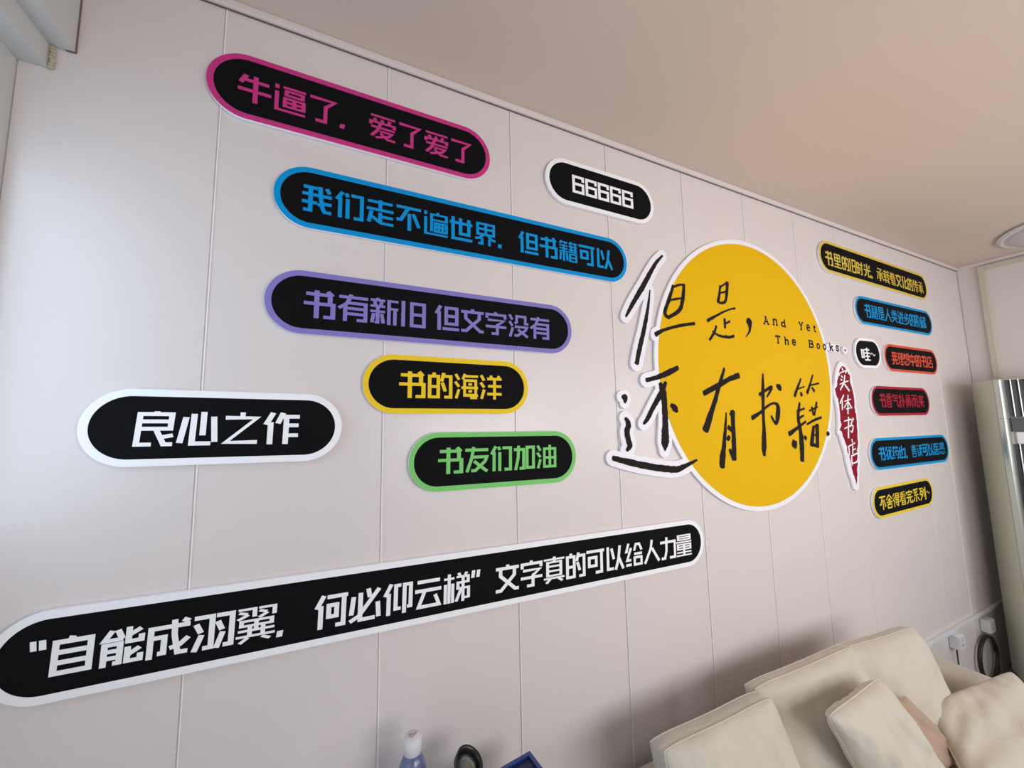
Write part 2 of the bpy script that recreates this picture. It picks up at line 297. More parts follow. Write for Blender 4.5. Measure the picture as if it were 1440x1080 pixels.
SIGNS_JSON = """{"pink": {"cap": [0.046, 0.842, 0.279, 0.0865, -0.0068], "text": [["牛", -0.3019, -0.2315], ["逼", -0.2253, -0.1549], ["了", -0.1449, -0.0809], [".", -0.073, -0.0595], ["爱", 0.0025, 0.0729], ["了", 0.0828, 0.1462], ["爱", 0.1567, 0.227], ["了", 0.2371, 0.3019]], "h": [[0.0329, -0.0397]], "hx": [-0.2651, 0.2556]}, "cyan": {"cap": [0.393, 0.5852, 0.4812, 0.0831, -0.0034], "text": [["我", -0.5016, -0.4329], ["们", -0.4241, -0.3535], ["走", -0.3469, -0.2761], ["不", -0.2682, -0.1999], ["遍", -0.1919, -0.1204], ["世", -0.1143, -0.0434], ["界", -0.0344, 0.0326], [".", 0.0406, 0.0543], ["但", 0.1151, 0.1864], ["书", 0.1918, 0.2609], ["籍", 0.2688, 0.3415], ["可", 0.3481, 0.4162], ["以", 0.4247, 0.4978]], "h": [[0.0343, -0.0382]], "hx": [-0.4134, 0.433]}, "purple": {"cap": [0.2604, 0.3053, 0.358, 0.0818, -0.0086], "text": [["书", -0.356, -0.2838], ["有", -0.2763, -0.2057], ["新", -0.1995, -0.1273], ["旧", -0.1194, -0.0514], ["但", -0.0247, 0.0459], ["文", 0.052, 0.1229], ["字", 0.1292, 0.1978], ["没", 0.2063, 0.275], ["有", 0.283, 0.3523]], "h": [[0.0336, -0.0387]], "hx": [-0.3265, -0.0141]}, "yellow": {"cap": [0.2877, 0.1061, 0.1617, 0.0806, -0.0091], "text": [["书", -0.1502, -0.0788], ["的", -0.0731, -0.0014], ["海", 0.0047, 0.0755], ["洋", 0.0825, 0.1515]], "h": [[0.0356, -0.0378]], "hx": [-0.1181, 0.1272]}, "green": {"cap": [0.4322, -0.1107, 0.1867, 0.0814, -0.0179], "text": [["书", -0.1878, -0.1153], ["友", -0.1098, -0.0396], ["们", -0.0322, 0.0378], ["加", 0.0435, 0.1154], ["油", 0.1222, 0.1927]], "h": [[0.0382, -0.0343]], "hx": [-0.1592, 0.1646]}, "white": {"cap": [-0.2414, -0.001, 0.1592, 0.0814, -0.0218], "text": [["良", -0.1559, -0.0888], ["心", -0.0811, -0.0114], ["之", -0.0024, 0.0641], ["作", 0.0746, 0.1465]], "h": [[0.0343, -0.0394]], "hx": [-0.1217, 0.101]}, "long": {"cap": [0.3449, -0.4415, 0.8382, 0.0825, -0.0242], "text": [["“", -0.8621, -0.8383], ["自", -0.8324, -0.7732], ["能", -0.7648, -0.6991], ["成", -0.6941, -0.626], ["羽", -0.6194, -0.549], ["翼", -0.5445, -0.4717], [".", -0.4686, -0.4551], ["何", -0.3928, -0.322], ["必", -0.3174, -0.2453], ["仰", -0.2391, -0.1674], ["云", -0.1604, -0.0912], ["梯", -0.0842, -0.0117], ["”", -0.0075, 0.0202], ["文", 0.0671, 0.1399], ["字", 0.1464, 0.2187], ["真", 0.2241, 0.2975], ["的", 0.3025, 0.3771], ["可", 0.3807, 0.4515], ["以", 0.4587, 0.5346], ["给", 0.5392, 0.6144], ["人", 0.6228, 0.6928], ["力", 0.6985, 0.7751], ["量", 0.7768, 0.8538]], "h": [[0.0304, -0.0373], [0.0266, -0.0478], [0.0332, -0.0429]], "hx": [-0.8039, -0.3799, 0.6554]}, "six": {"cap": [0.8631, 0.8418, 0.1623, 0.0854, 0.0029], "text": [["6", -0.1387, -0.0874], ["6", -0.0821, -0.0311], ["6", -0.0263, 0.0247], ["6", 0.0301, 0.0808], ["6", 0.0867, 0.1402]], "h": [[0.0338, -0.0341]], "hx": [-0.1369, 0.0884]}, "gold": {"cap": [2.9068, 0.8436, 0.5446, 0.0885, -0.0163], "text": [["书", -0.578, -0.5048], ["里", -0.4953, -0.4223], ["的", -0.4153, -0.3413], ["旧", -0.3341, -0.2681], ["时", -0.2636, -0.1927], ["光", -0.1835, -0.1057], [".", -0.1025, -0.0866], ["承", -0.0352, 0.0439], ["载", 0.0472, 0.1201], ["着", 0.1236, 0.195], ["文", 0.2021, 0.2737], ["化", 0.2792, 0.3491], ["的", 0.3529, 0.4246], ["传", 0.4304, 0.4963], ["承", 0.5021, 0.5717]], "h": [[0.0317, -0.0491]], "hx": [-0.543, 0.5352]}, "blue": {"cap": [3.0605, 0.5909, 0.3986, 0.0816, -0.0006], "text": [["书", -0.3824, -0.3135], ["籍", -0.3057, -0.2347], ["是", -0.2299, -0.1568], ["人", -0.1485, -0.0748], ["类", -0.0697, 0.0045], ["进", 0.0115, 0.0844], ["步", 0.088, 0.1573], ["的", 0.161, 0.2322], ["阶", 0.236, 0.3033], ["梯", 0.3091, 0.3881]], "h": [[0.0396, -0.039]], "hx": [-0.3464, 0.3491]}, "wow": {"cap": [2.6633, 0.3432, 0.0578, 0.0842, 0.0221], "text": [["哇", -0.0738, 0.0187], ["~", 0.0248, 0.0772]], "h": [[0.0309, -0.0431]], "hx": [-0.019]}, "orange": {"cap": [3.1934, 0.333, 0.2665, 0.081, -0.0011], "text": [["我", -0.2614, -0.1942], ["理", -0.1898, -0.1207], ["想", -0.1163, -0.0452], ["中", -0.0406, 0.0324], ["的", 0.0371, 0.1122], ["书", 0.1171, 0.1944], ["店", 0.1994, 0.2789]], "h": [[0.0362, -0.0393]], "hx": [-0.2249, 0.2333]}, "red": {"cap": [2.9964, 0.0771, 0.2694, 0.084, -0.003], "text": [["书", -0.2674, -0.1994], ["香", -0.195, -0.1251], ["气", -0.1205, -0.0485], ["扑", -0.0439, 0.0303], ["鼻", 0.0351, 0.1116], ["而", 0.1165, 0.1953], ["来", 0.2004, 0.2817]], "h": [[0.0415, -0.0365]], "hx": [-0.2279, 0.23]}, "azure": {"cap": [3.0508, -0.2145, 0.4003, 0.0854, -0.0076], "text": [["书", -0.4, -0.3307], ["犹", -0.3262, -0.2547], ["药", -0.2501, -0.1764], ["也", -0.1717, -0.0957], [",", -0.0907, -0.0753], ["善", -0.0226, 0.0441], ["读", 0.0484, 0.117], ["可", 0.1214, 0.1918], ["以", 0.1964, 0.2688], ["医", 0.2734, 0.3479], ["愚", 0.3527, 0.4293]], "h": [[0.0361, -0.0358]], "hx": [-0.3614, 0.387]}, "amber": {"cap": [2.8868, -0.4625, 0.2728, 0.0806, 0.0092], "text": [["不", -0.2854, -0.2185], ["舍", -0.2141, -0.1451], ["得", -0.1407, -0.0696], ["看", -0.065, 0.0084], ["完", 0.0131, 0.0888], ["系", 0.0937, 0.1719], ["列", 0.1769, 0.2576], ["~", 0.2649, 0.3069]], "h": [[0.0329, -0.0393]], "hx": [-0.249, 0.2063]}}"""
EMBLEM_JSON = """{"person": [[[1.1417, 0.6447, 0.0069], [1.1062, 0.6105, 0.0118], [1.0683, 0.5591, 0.0156], [1.031, 0.5039, 0.0176], [0.9918, 0.4524, 0.016], [0.9639, 0.4137, 0.0126], [0.9396, 0.3761, 0.0068]], [[1.0648, 0.4938, 0.004], [1.0524, 0.434, 0.0099], [1.0364, 0.3758, 0.0141], [1.018, 0.3183, 0.0151], [1.0006, 0.2719, 0.0162], [0.9795, 0.204, 0.016]]], "disc": [[[1.1898, 0.5284, 0.011], [1.1652, 0.4739, 0.0135], [1.1356, 0.4119, 0.014], [1.1551, 0.3938, 0.0112]], [[1.1872, 0.5226, 0.0084], [1.2285, 0.5376, 0.0075], [1.2547, 0.5402, 0.0092]], [[1.2511, 0.5425, 0.012], [1.2379, 0.4774, 0.016], [1.2155, 0.4312, 0.0147], [1.1516, 0.3935, 0.0108]], [[1.1682, 0.4662, 0.0063], [1.2048, 0.4761, 0.0074], [1.2384, 0.4829, 0.0054]], [[1.0807, 0.3209, 0.0154], [1.1266, 0.3428, 0.0103], [1.2061, 0.3657, 0.0105], [1.2966, 0.3839, 0.0108]], [[1.471, 0.5674, 0.0101], [1.4608, 0.5279, 0.0116], [1.4486, 0.4915, 0.0147]], [[1.4658, 0.5578, 0.0061], [1.4974, 0.5769, 0.0072], [1.52, 0.5879, 0.0071]], [[1.5184, 0.5888, 0.0158], [1.511, 0.5462, 0.0154], [1.4947, 0.4999, 0.0115], [1.4566, 0.489, 0.009]], [[1.4614, 0.5326, 0.0068], [1.5111, 0.5474, 0.0069]], [[1.3745, 0.4036, 0.0125], [1.4356, 0.4324, 0.0081], [1.4881, 0.4565, 0.007]], [[1.4824, 0.421, 0.012], [1.4814, 0.3822, 0.0103]], [[1.4834, 0.3997, 0.0059], [1.5155, 0.4144, 0.0083]], [[1.4265, 0.3859, 0.0093], [1.4111, 0.3562, 0.0102], [1.3797, 0.3229, 0.0097]], [[1.3996, 0.3609, 0.0057], [1.4424, 0.3446, 0.0092], [1.5089, 0.3424, 0.0099]], [[1.486, 0.4543, 0.0059], [1.5206, 0.4676, 0.0059], [1.5571, 0.4765, 0.0083]], [[1.4771, 0.3445, 0.0099], [1.5064, 0.3445, 0.0095], [1.5352, 0.3515, 0.0105]], [[1.6345, 0.4307, 0.0228], [1.6453, 0.4227, 0.0335], [1.6488, 0.4079, 0.0205], [1.6417, 0.3803, 0.0094], [1.6147, 0.353, 0.0031]], [[1.1182, 0.1377, 0.0133], [1.0862, 0.0908, 0.0194], [1.0481, 0.044, 0.0164], [1.0182, 0.0034, 0.0148], [0.9969, -0.0163, 0.0083]], [[1.0896, 0.1338, 0.0127], [1.1011, 0.1015, 0.0255], [1.1043, 0.0544, 0.0226], [1.1044, 0.0023, 0.0225], [1.1009, -0.0492, 0.0279], [1.0962, -0.09, 0.0292], [1.0939, -0.1179, 0.0042]], [[1.1383, 0.0518, 0.0128], [1.1567, 0.0396, 0.0227], [1.168, 0.0269, 0.0111]], [[1.0216, 0.1439, 0.0133], [1.0773, 0.1561, 0.0147], [1.1283, 0.1737, 0.0185], [1.1866, 0.1977, 0.0157]], [[0.9135, 0.0048, 0.0097], [0.9261, -0.015, 0.0176], [0.918, -0.044, 0.0187], [0.9224, -0.0733, 0.0187], [0.9274, -0.0929, 0.0186], [0.9127, -0.1077, 0.0092]], [[0.8504, -0.131, 0.0134], [0.9237, -0.1505, 0.0185], [1.0317, -0.1744, 0.0199], [1.1336, -0.1888, 0.0193], [1.1771, -0.1841, 0.0163], [1.2574, -0.1614, 0.0069]], [[1.3219, 0.0995, 0.0183], [1.4032, 0.1298, 0.0189], [1.4818, 0.1614, 0.0179], [1.5446, 0.1796, 0.0214]], [[1.4564, 0.2063, 0.0096], [1.4206, 0.1392, 0.0158], [1.3796, 0.0606, 0.0199], [1.3163, -0.0473, 0.0296]], [[1.4472, 0.0208, 0.0051], [1.4336, -0.0473, 0.0134], [1.417, -0.1196, 0.0198], [1.4038, -0.1633, 0.0295], [1.3985, -0.196, 0.0246]], [[1.4865, 0.0251, 0.0244], [1.4842, -0.0313, 0.0191], [1.4805, -0.0998, 0.0224], [1.4747, -0.1702, 0.0223]], [[1.4694, 0.012, 0.0092], [1.4877, 0.0205, 0.0119]], [[1.4532, -0.0392, 0.0161], [1.4772, -0.0541, 0.0147]], [[1.4466, -0.0815, 0.0221], [1.4519, -0.0874, 0.019]], [[1.4511, -0.1313, 0.0115], [1.4705, -0.1699, 0.0182]], [[1.7112, 0.1923, 0.0079], [1.7009, 0.1174, 0.0176], [1.6903, 0.0252, 0.0155], [1.6853, -0.0536, 0.0192], [1.6754, -0.1252, 0.0267], [1.6718, -0.1655, 0.0152]], [[1.6742, 0.0985, 0.0137], [1.705, 0.1112, 0.0095], [1.7677, 0.1343, 0.0134], [1.7265, 0.0898, 0.0071]], [[1.6105, -0.0042, 0.0176], [1.6683, 0.0192, 0.0114], [1.7205, 0.0465, 0.0098], [1.7723, 0.0609, 0.0088], [1.7987, 0.0465, 0.0204], [1.7927, 0.0059, 0.0241], [1.7733, -0.0299, 0.0135], [1.7441, 0.0033, 0.0094]], [[1.8044, 0.1414, 0.0121], [1.8218, 0.1335, 0.0248], [1.8303, 0.1209, 0.0122]], [[1.9984, 0.1793, 0.0083], [1.9633, 0.1352, 0.0123], [1.9349, 0.0954, 0.0143]], [[1.9565, 0.1272, 0.0054], [2.0205, 0.1417, 0.0055]], [[1.9875, 0.1125, 0.0113], [1.9909, 0.0993, 0.0158]], [[2.1, 0.2009, 0.009], [2.068, 0.1509, 0.011], [2.0382, 0.1113, 0.015]], [[2.0616, 0.1474, 0.0054], [2.1467, 0.1611, 0.0082]], [[2.0832, 0.1377, 0.0089], [2.1003, 0.121, 0.0134]], [[1.9682, 0.0629, 0.011], [1.9461, -0.0054, 0.0175], [1.9536, -0.0604, 0.0198], [1.9541, -0.1245, 0.0284], [1.9465, -0.2036, 0.0239]], [[1.9397, 0.0225, 0.0068], [2.003, 0.0367, 0.0083]], [[1.9393, -0.0137, 0.0103], [1.9919, 0.0039, 0.0075]], [[1.8645, -0.0802, 0.0197], [1.9329, -0.0534, 0.0124], [2.0038, -0.0257, 0.0095]], [[1.8876, -0.1219, 0.0291], [1.9073, -0.1321, 0.031]], [[1.9808, -0.0966, 0.0136], [1.9927, -0.1054, 0.0176]], [[2.0408, 0.0253, 0.0072], [2.1141, 0.0445, 0.0073]], [[2.0635, 0.0432, 0.0093], [2.0733, 0.0064, 0.0116]], [[2.1097, 0.0668, 0.0115], [2.0797, 0.003, 0.0091]], [[2.0106, -0.0389, 0.0074], [2.0733, -0.0202, 0.0101], [2.1369, -0.0077, 0.0099]], [[2.0647, -0.0499, 0.0159], [2.0323, -0.1375, 0.0246]], [[2.0618, -0.0532, 0.0084], [2.1017, -0.0454, 0.0099]], [[2.0949, -0.0439, 0.0234], [2.0803, -0.1461, 0.0208]], [[2.055, -0.0925, 0.0069], [2.0873, -0.087, 0.007]], [[2.0309, -0.1328, 0.0147], [2.0774, -0.1427, 0.0135]], [[2.179, -0.081, 0.017], [2.1819, -0.0919, 0.0218]]], "tail": [[[0.9039, 0.081, 0.0095], [0.9162, 0.0771, 0.0212], [0.9151, 0.0598, 0.0075]]], "boards": [[[1.1182, 0.1377, 0.0133], [1.0862, 0.0908, 0.0194], [1.0481, 0.044, 0.0164], [1.0182, 0.0034, 0.0148], [0.9969, -0.0163, 0.0083]], [[1.0896, 0.1338, 0.0127], [1.1011, 0.1015, 0.0255], [1.1043, 0.0544, 0.0226], [1.1044, 0.0023, 0.0225], [1.1009, -0.0492, 0.0279], [1.0962, -0.09, 0.0292], [1.0939, -0.1179, 0.0111]], [[1.0216, 0.1439, 0.0133], [1.0773, 0.1561, 0.0147], [1.1283, 0.1737, 0.0184]], [[0.9135, 0.0048, 0.0097], [0.9261, -0.015, 0.0176], [0.918, -0.044, 0.0187], [0.9224, -0.0733, 0.0187], [0.9274, -0.0929, 0.0186], [0.9127, -0.1077, 0.0115]], [[0.8504, -0.131, 0.0134], [0.9237, -0.1505, 0.0185], [1.0317, -0.1744, 0.0199], [1.1336, -0.1888, 0.0193], [1.207, -0.1783, 0.0161]], [[1.0841, 0.3211, 0.0154], [1.1264, 0.3402, 0.0104]], [[2.1762, -0.0829, 0.0167], [2.1797, -0.0904, 0.0192]]], "ks": [[[2.2455, 0.3523, 0.0186], [2.2937, 0.3507, 0.0401], [2.3559, 0.3506, 0.0309]]], "dot": [[[2.4254, 0.3466, 0.0106], [2.4272, 0.3424, 0.0106]]], "latin": [["A", 1.7477, 1.7919, 0.425, 0.4623], ["n", 1.8178, 1.8563, 0.4269, 0.4577], ["d", 1.8812, 1.9178, 0.4243, 0.4601], ["Y", 2.0236, 2.0627, 0.422, 0.461], ["e", 2.0896, 2.1172, 0.4225, 0.4546], ["t", 2.1455, 2.1726, 0.4219, 0.4571], ["T", 1.8287, 1.8642, 0.3409, 0.3777], ["h", 1.8963, 1.9309, 0.3405, 0.3767], ["e", 1.9562, 1.9852, 0.3401, 0.3695], ["B", 2.0926, 2.1328, 0.3385, 0.3749], ["o", 2.1623, 2.1895, 0.336, 0.3647], ["o", 2.2185, 2.2476, 0.3356, 0.3639], ["k", 2.2758, 2.3131, 0.3346, 0.3732], ["s", 2.3369, 2.3662, 0.3347, 0.3667]], "seal": [[2.3785, 0.2594], [2.4078, 0.2523], [2.4261, 0.2278], [2.4453, 0.2074], [2.4422, 0.1693], [2.4541, 0.1359], [2.462, 0.0982], [2.4576, 0.0397], [2.4646, -0.002], [2.4602, -0.0599], [2.4545, -0.1091], [2.4521, -0.1499], [2.4344, -0.1816], [2.4382, -0.2223], [2.4268, -0.2538], [2.4142, -0.277], [2.4089, -0.3164], [2.3923, -0.3586], [2.3875, -0.3306], [2.3724, -0.2939], [2.3648, -0.2578], [2.358, -0.2177], [2.3421, -0.1851], [2.3353, -0.145], [2.3137, -0.1044], [2.3103, -0.0844], [2.2907, -0.072], [2.3101, -0.0485], [2.309, -0.0164], [2.3127, 0.0399], [2.3058, 0.0803], [2.2908, 0.1166], [2.2903, 0.1369], [2.3127, 0.1537], [2.3175, 0.1784], [2.3389, 0.212], [2.3514, 0.2374]], "sealboard": [[2.3681, 0.2841], [2.4043, 0.2732], [2.4383, 0.2494], [2.4629, 0.2164], [2.4652, 0.1741], [2.4738, 0.1321], [2.4823, 0.0816], [2.4782, 0.0397], [2.4818, -0.0105], [2.4789, -0.0686], [2.4715, -0.1178], [2.4659, -0.1586], [2.4526, -0.1987], [2.4452, -0.255], [2.4272, -0.3099], [2.4124, -0.3722], [2.3918, -0.3821], [2.3667, -0.372], [2.3561, -0.3359], [2.3362, -0.2873], [2.3237, -0.2394], [2.3156, -0.1838], [2.2986, -0.1435], [2.2867, -0.1075], [2.2703, -0.0872], [2.2837, -0.048], [2.2886, -0.0082], [2.2906, 0.0399], [2.2794, 0.0801], [2.268, 0.1122], [2.2771, 0.1447], [2.2936, 0.1695], [2.3029, 0.2025], [2.3212, 0.2361], [2.342, 0.2661]], "sealtext": [[[2.376, 0.2467, 0.0093], [2.3813, 0.2353, 0.0108]], [[2.3478, 0.219, 0.0052], [2.4153, 0.2358, 0.0059], [2.4034, 0.2227, 0.0084]], [[2.3448, 0.2188, 0.0089], [2.3395, 0.2071, 0.0103]], [[2.36, 0.2045, 0.0081], [2.3709, 0.1982, 0.0081]], [[2.3507, 0.1876, 0.0078], [2.3617, 0.1821, 0.0078]], [[2.3364, 0.1608, 0.0051], [2.4244, 0.1814, 0.0061]], [[2.3946, 0.2098, 0.0091], [2.3778, 0.1718, 0.01], [2.3366, 0.1312, 0.008]], [[2.3768, 0.1668, 0.0086], [2.4215, 0.1295, 0.0131]], [[2.363, 0.1054, 0.0081], [2.3201, 0.0626, 0.0107]], [[2.3437, 0.0765, 0.009], [2.3345, 0.0301, 0.0104]], [[2.364, 0.0725, 0.0051], [2.4278, 0.0845, 0.0051]], [[2.4044, 0.1059, 0.0093], [2.3846, 0.0087, 0.0107]], [[2.3957, 0.0711, 0.0065], [2.3545, 0.0398, 0.0064]], [[2.3991, 0.0727, 0.0075], [2.426, 0.0381, 0.012]], [[2.3713, 0.0333, 0.0041], [2.4105, 0.0381, 0.0041]], [[2.3407, -0.029, 0.0048], [2.4182, -0.022, 0.0078], [2.4007, -0.0471, 0.0087]], [[2.3361, -0.0667, 0.0051], [2.4181, -0.0524, 0.0074], [2.4052, -0.0847, 0.0098], [2.391, -0.0794, 0.0057]], [[2.3855, -0.0093, 0.0107], [2.3641, -0.1141, 0.012]], [[2.4261, -0.0139, 0.0074], [2.4335, -0.0231, 0.009]], [[2.3942, -0.1233, 0.0091], [2.3976, -0.1363, 0.0106]], [[2.3473, -0.1599, 0.0056], [2.421, -0.1421, 0.0067]], [[2.3565, -0.1587, 0.009], [2.3554, -0.1937, 0.0104], [2.3339, -0.2258, 0.0071]], [[2.3966, -0.1556, 0.0091], [2.388, -0.197, 0.0091]], [[2.392, -0.178, 0.0046], [2.4241, -0.1714, 0.0055]], [[2.3743, -0.2043, 0.009], [2.3706, -0.2518, 0.0105]], [[2.3767, -0.2076, 0.0053], [2.4341, -0.1978, 0.009], [2.4229, -0.2359, 0.0081], [2.3752, -0.2441, 0.0054]]], "c": [1.6684, 0.2024], "r": 0.5814}"""
# ---------------------------------------------------------------- flat lettering engine
GLY = {}
for line in GLYPHS_TXT.strip().split('\n'):
    c, t, s = line.split('|'); GLY[c] = (tuple(float(v) for v in t.split(',')), s.split(';'))
def stroke_polys(pts, h, v, closed=False):
    """pen stroke with flat ends and mitred corners, thinner for horizontals (h) than uprights (v); returns quads"""
    k = v/h; P = [Vector((x/k, y)) for x, y in pts]; n = len(P)
    if closed: seq = P
    L, R = [], []
    for i in range(n):
        a = P[i-1] if (i > 0 or closed) else None; b = P[(i+1) % n] if (i < n-1 or closed) else None
        d1 = (P[i]-a).normalized() if a is not None else None; d2 = (b-P[i]).normalized() if b is not None else None
        if d1 is None: d1 = d2
        if d2 is None: d2 = d1
        n1 = Vector((-d1.y, d1.x)); n2 = Vector((-d2.y, d2.x)); m = (n1+n2)
        if m.length < 0.35: m = n1
        m.normalize(); s = min(1/max(m.dot(n1), 0.3), 1.7)*h/2
        L.append(P[i]+m*s); R.append(P[i]-m*s)
    q = []
    rng = range(n if closed else n-1)
    for i in rng:
        j = (i+1) % n; q.append([(p.x*k, p.y) for p in (L[i], L[j], R[j], R[i])])
    return q
def glyph_polys(c):
    (h, v), strokes = GLY[c]; out = []
    for s in strokes:
        if s[0] == 'R':
            x0, y0, x1, y1 = [float(t) for t in s[2:].split(',')]
            out += stroke_polys([(x0, y0), (x1, y0), (x1, y1), (x0, y1)], h, v, True)
        elif s[0] == 'Q':
            t = [float(t) for t in s[2:].split(',')]; out.append([(t[i], t[i+1]) for i in range(0, 8, 2)])
        else: out += stroke_polys([tuple(float(t) for t in p.split(',')) for p in s.split()], h, v)
    return out
_cache = {}
def char_polys(c):
    if c not in _cache: _cache[c] = glyph_polys(c)
    return _cache[c]
def flat(bm, poly, y, tf=lambda p: p):
    p = [tf(q) for q in poly]
    a = sum(p[i][0]*p[(i+1) % len(p)][1]-p[(i+1) % len(p)][0]*p[i][1] for i in range(len(p)))
    if abs(a) < 1e-13: return
    if a < 0: p = p[::-1]
    # seen from -Y with X to the right and Z up, counter-clockwise faces the room
    try: bm.faces.new([bm.verts.new((x, y, z)) for x, z in p])
    except ValueError: pass
from mathutils.geometry import delaunay_2d_cdt
def union(bm, polys, y0, y1=None):
    """merge overlapping outlines into one clean flat sheet at y0 (or a slab y0..y1)"""
    vs, fs = [], []
    for p in polys:
        a = sum(p[i][0]*p[(i+1) % len(p)][1]-p[(i+1) % len(p)][0]*p[i][1] for i in range(len(p)))
        if abs(a) < 1e-9: continue
        if a < 0: p = p[::-1]
        fs.append(list(range(len(vs), len(vs)+len(p)))); vs += [Vector((q[0], q[1])) for q in p]
    ov, oe, of, _, _, orig = delaunay_2d_cdt(vs, [], fs, 0, 1e-6)
    def add(y, flip):
        V = [bm.verts.new((q.x, y, q.y)) for q in ov]; E = {}
        for f, g in zip(of, orig):
            if not g: continue
            a = sum(ov[f[i]].x*ov[f[(i+1) % len(f)]].y-ov[f[(i+1) % len(f)]].x*ov[f[i]].y for i in range(len(f)))
            if a < 0: f = f[::-1]
            k = f[::-1] if flip else f
            bm.faces.new([V[i] for i in k])
            for i in range(len(f)): E[f[i], f[(i+1) % len(f)]] = 1
        return V, E
    V, E = add(y0 if y1 is None else y1, False)
    if y1 is not None:
        W, _ = add(y0, True)
        for (a, b) in E:
            if (b, a) not in E: bm.faces.new((V[a], W[a], W[b], V[b]))
    bmesh.ops.delete(bm, geom=[v for v in bm.verts if not v.link_faces], context='VERTS')
def capsule(h, r, n=28):
    return [(h+r*math.cos(t), r*math.sin(t)) for t in [(-0.5+i/n)*math.pi for i in range(n+1)]] + \
           [(-h+r*math.cos(t), r*math.sin(t)) for t in [(0.5+i/n)*math.pi for i in range(n+1)]]
def slab(bm, poly, y0, y1):
    """prism of a simple outline from y0 (wall side) to y1 (room side)"""
    a = sum(poly[i][0]*poly[(i+1) % len(poly)][1]-poly[(i+1) % len(poly)][0]*poly[i][1] for i in range(len(poly)))
    if a < 0: poly = poly[::-1]
    F = [bm.verts.new((x, y1, z)) for x, z in poly]; B = [bm.verts.new((x, y0, z)) for x, z in poly]
    bm.faces.new(F); bm.faces.new(B[::-1]); n = len(F)
    for i in range(n): bm.faces.new((F[i], B[i], B[(i+1) % n], F[(i+1) % n]))
def ring_face(bm, ho, ro, hi, ri, y, n=28):
    a = capsule(ho, ro, n); b = capsule(hi, ri, n); k = len(a)
    A = [bm.verts.new((x, y, z)) for x, z in a]; B = [bm.verts.new((x, y, z)) for x, z in b]
    for i in range(k): bm.faces.new((A[i], A[(i+1) % k], B[(i+1) % k], B[i]))
SIGNS = json.loads(SIGNS_JSON)
INFO = {
 'pink': ((204, 58, 134), 'pink-edged black pill-shaped sign with pink Chinese lettering, topmost on the wall'),
 'cyan': ((0, 150, 220), 'long black pill sign with bright blue edge and blue lettering, just above the violet one'),
 'purple': ((136, 126, 198), 'black pill sign with violet edge and violet lettering'),
 'yellow': ((246, 208, 40), 'short black pill sign with yellow edge and four yellow characters, above the green one'),
 'green': ((128, 208, 116), 'black pill sign with light green edge and five green characters'),
 'white': ((240, 238, 244), 'white-edged black pill sign with four white characters, furthest left on the wall'),
 'long': ((240, 240, 248), 'longest black pill sign with white edge and white quotation, lowest on the wall'),
 'six': ((246, 232, 232), 'small white-edged black pill sign reading 66666 near the ceiling'),
 'gold': ((226, 196, 70), 'yellow-edged black pill sign with a long yellow line, right of the circle near the ceiling'),
 'blue': ((0, 150, 216), 'blue-edged black pill sign directly below the long yellow-edged one on the right'),
 'wow': ((240, 238, 244), 'smallest black pill sign with white edge and one white character, beside the orange-red one'),
 'orange': ((226, 84, 62), 'orange-red edged black pill sign with seven orange-red characters'),
 'red': ((176, 30, 54), 'dark red edged black pill sign with red lettering, under the orange-red one'),
 'azure': ((0, 152, 218), 'blue-edged black pill sign just above the lowest right-hand one'),
 'amber': ((238, 208, 50), 'yellow-edged black pill sign with seven characters, lowest of the right-hand column'),
}
for key, s in SIGNS.items():
    col, label = INFO[key]; xc, zc, h, r, a = s['cap']
    t = thing('wall_sign', label, 'sign', (xc, -0.0018, H+zc), 0, 'pill-shaped signs on the panelled wall'); t.rotation_euler = (0, -a, 0)
    if col[0] > 215 and col[2] > 215: pm = MPW
    else: pm = mat('print ' + key, srgb(*col), 0.6, spec=0.15)
    bw = 0.0145 if pm is not MPW else 0.0155
    bm = bmesh.new(); slab(bm, capsule(h, r), 0, -TB); obj('foam_board', bm, MBOARD, t)
    bm = bmesh.new(); ring_face(bm, h, r-0.0004, h, r-bw, -TB-0.0003); obj('coloured_border', bm, pm, t)
    bm = bmesh.new(); flat(bm, capsule(h, r-bw), -TB-0.0004); obj('black_panel', bm, MBLACK, t)
    hh = s['h']; hx = s['hx']
    for c, x0, x1 in s['text']:
        xm = (x0+x1)/2
        if len(hh) == 1: zt, zb = hh[0]
        else:
            i = 0
            while i < len(hh)-2 and xm > hx[i+1]: i += 1
            u = (xm-hx[i])/(hx[i+1]-hx[i]); zt = hh[i][0]*(1-u)+hh[i+1][0]*u; zb = hh[i][1]*(1-u)+hh[i+1][1]*u
        bm = bmesh.new(); union(bm, [[(x0+(x1-x0)*p[0]/100, zb+(zt-zb)*p[1]/100) for p in poly] for poly in char_polys(c)], -TB-0.0008)
        obj('character', bm, pm, t, smooth=None)
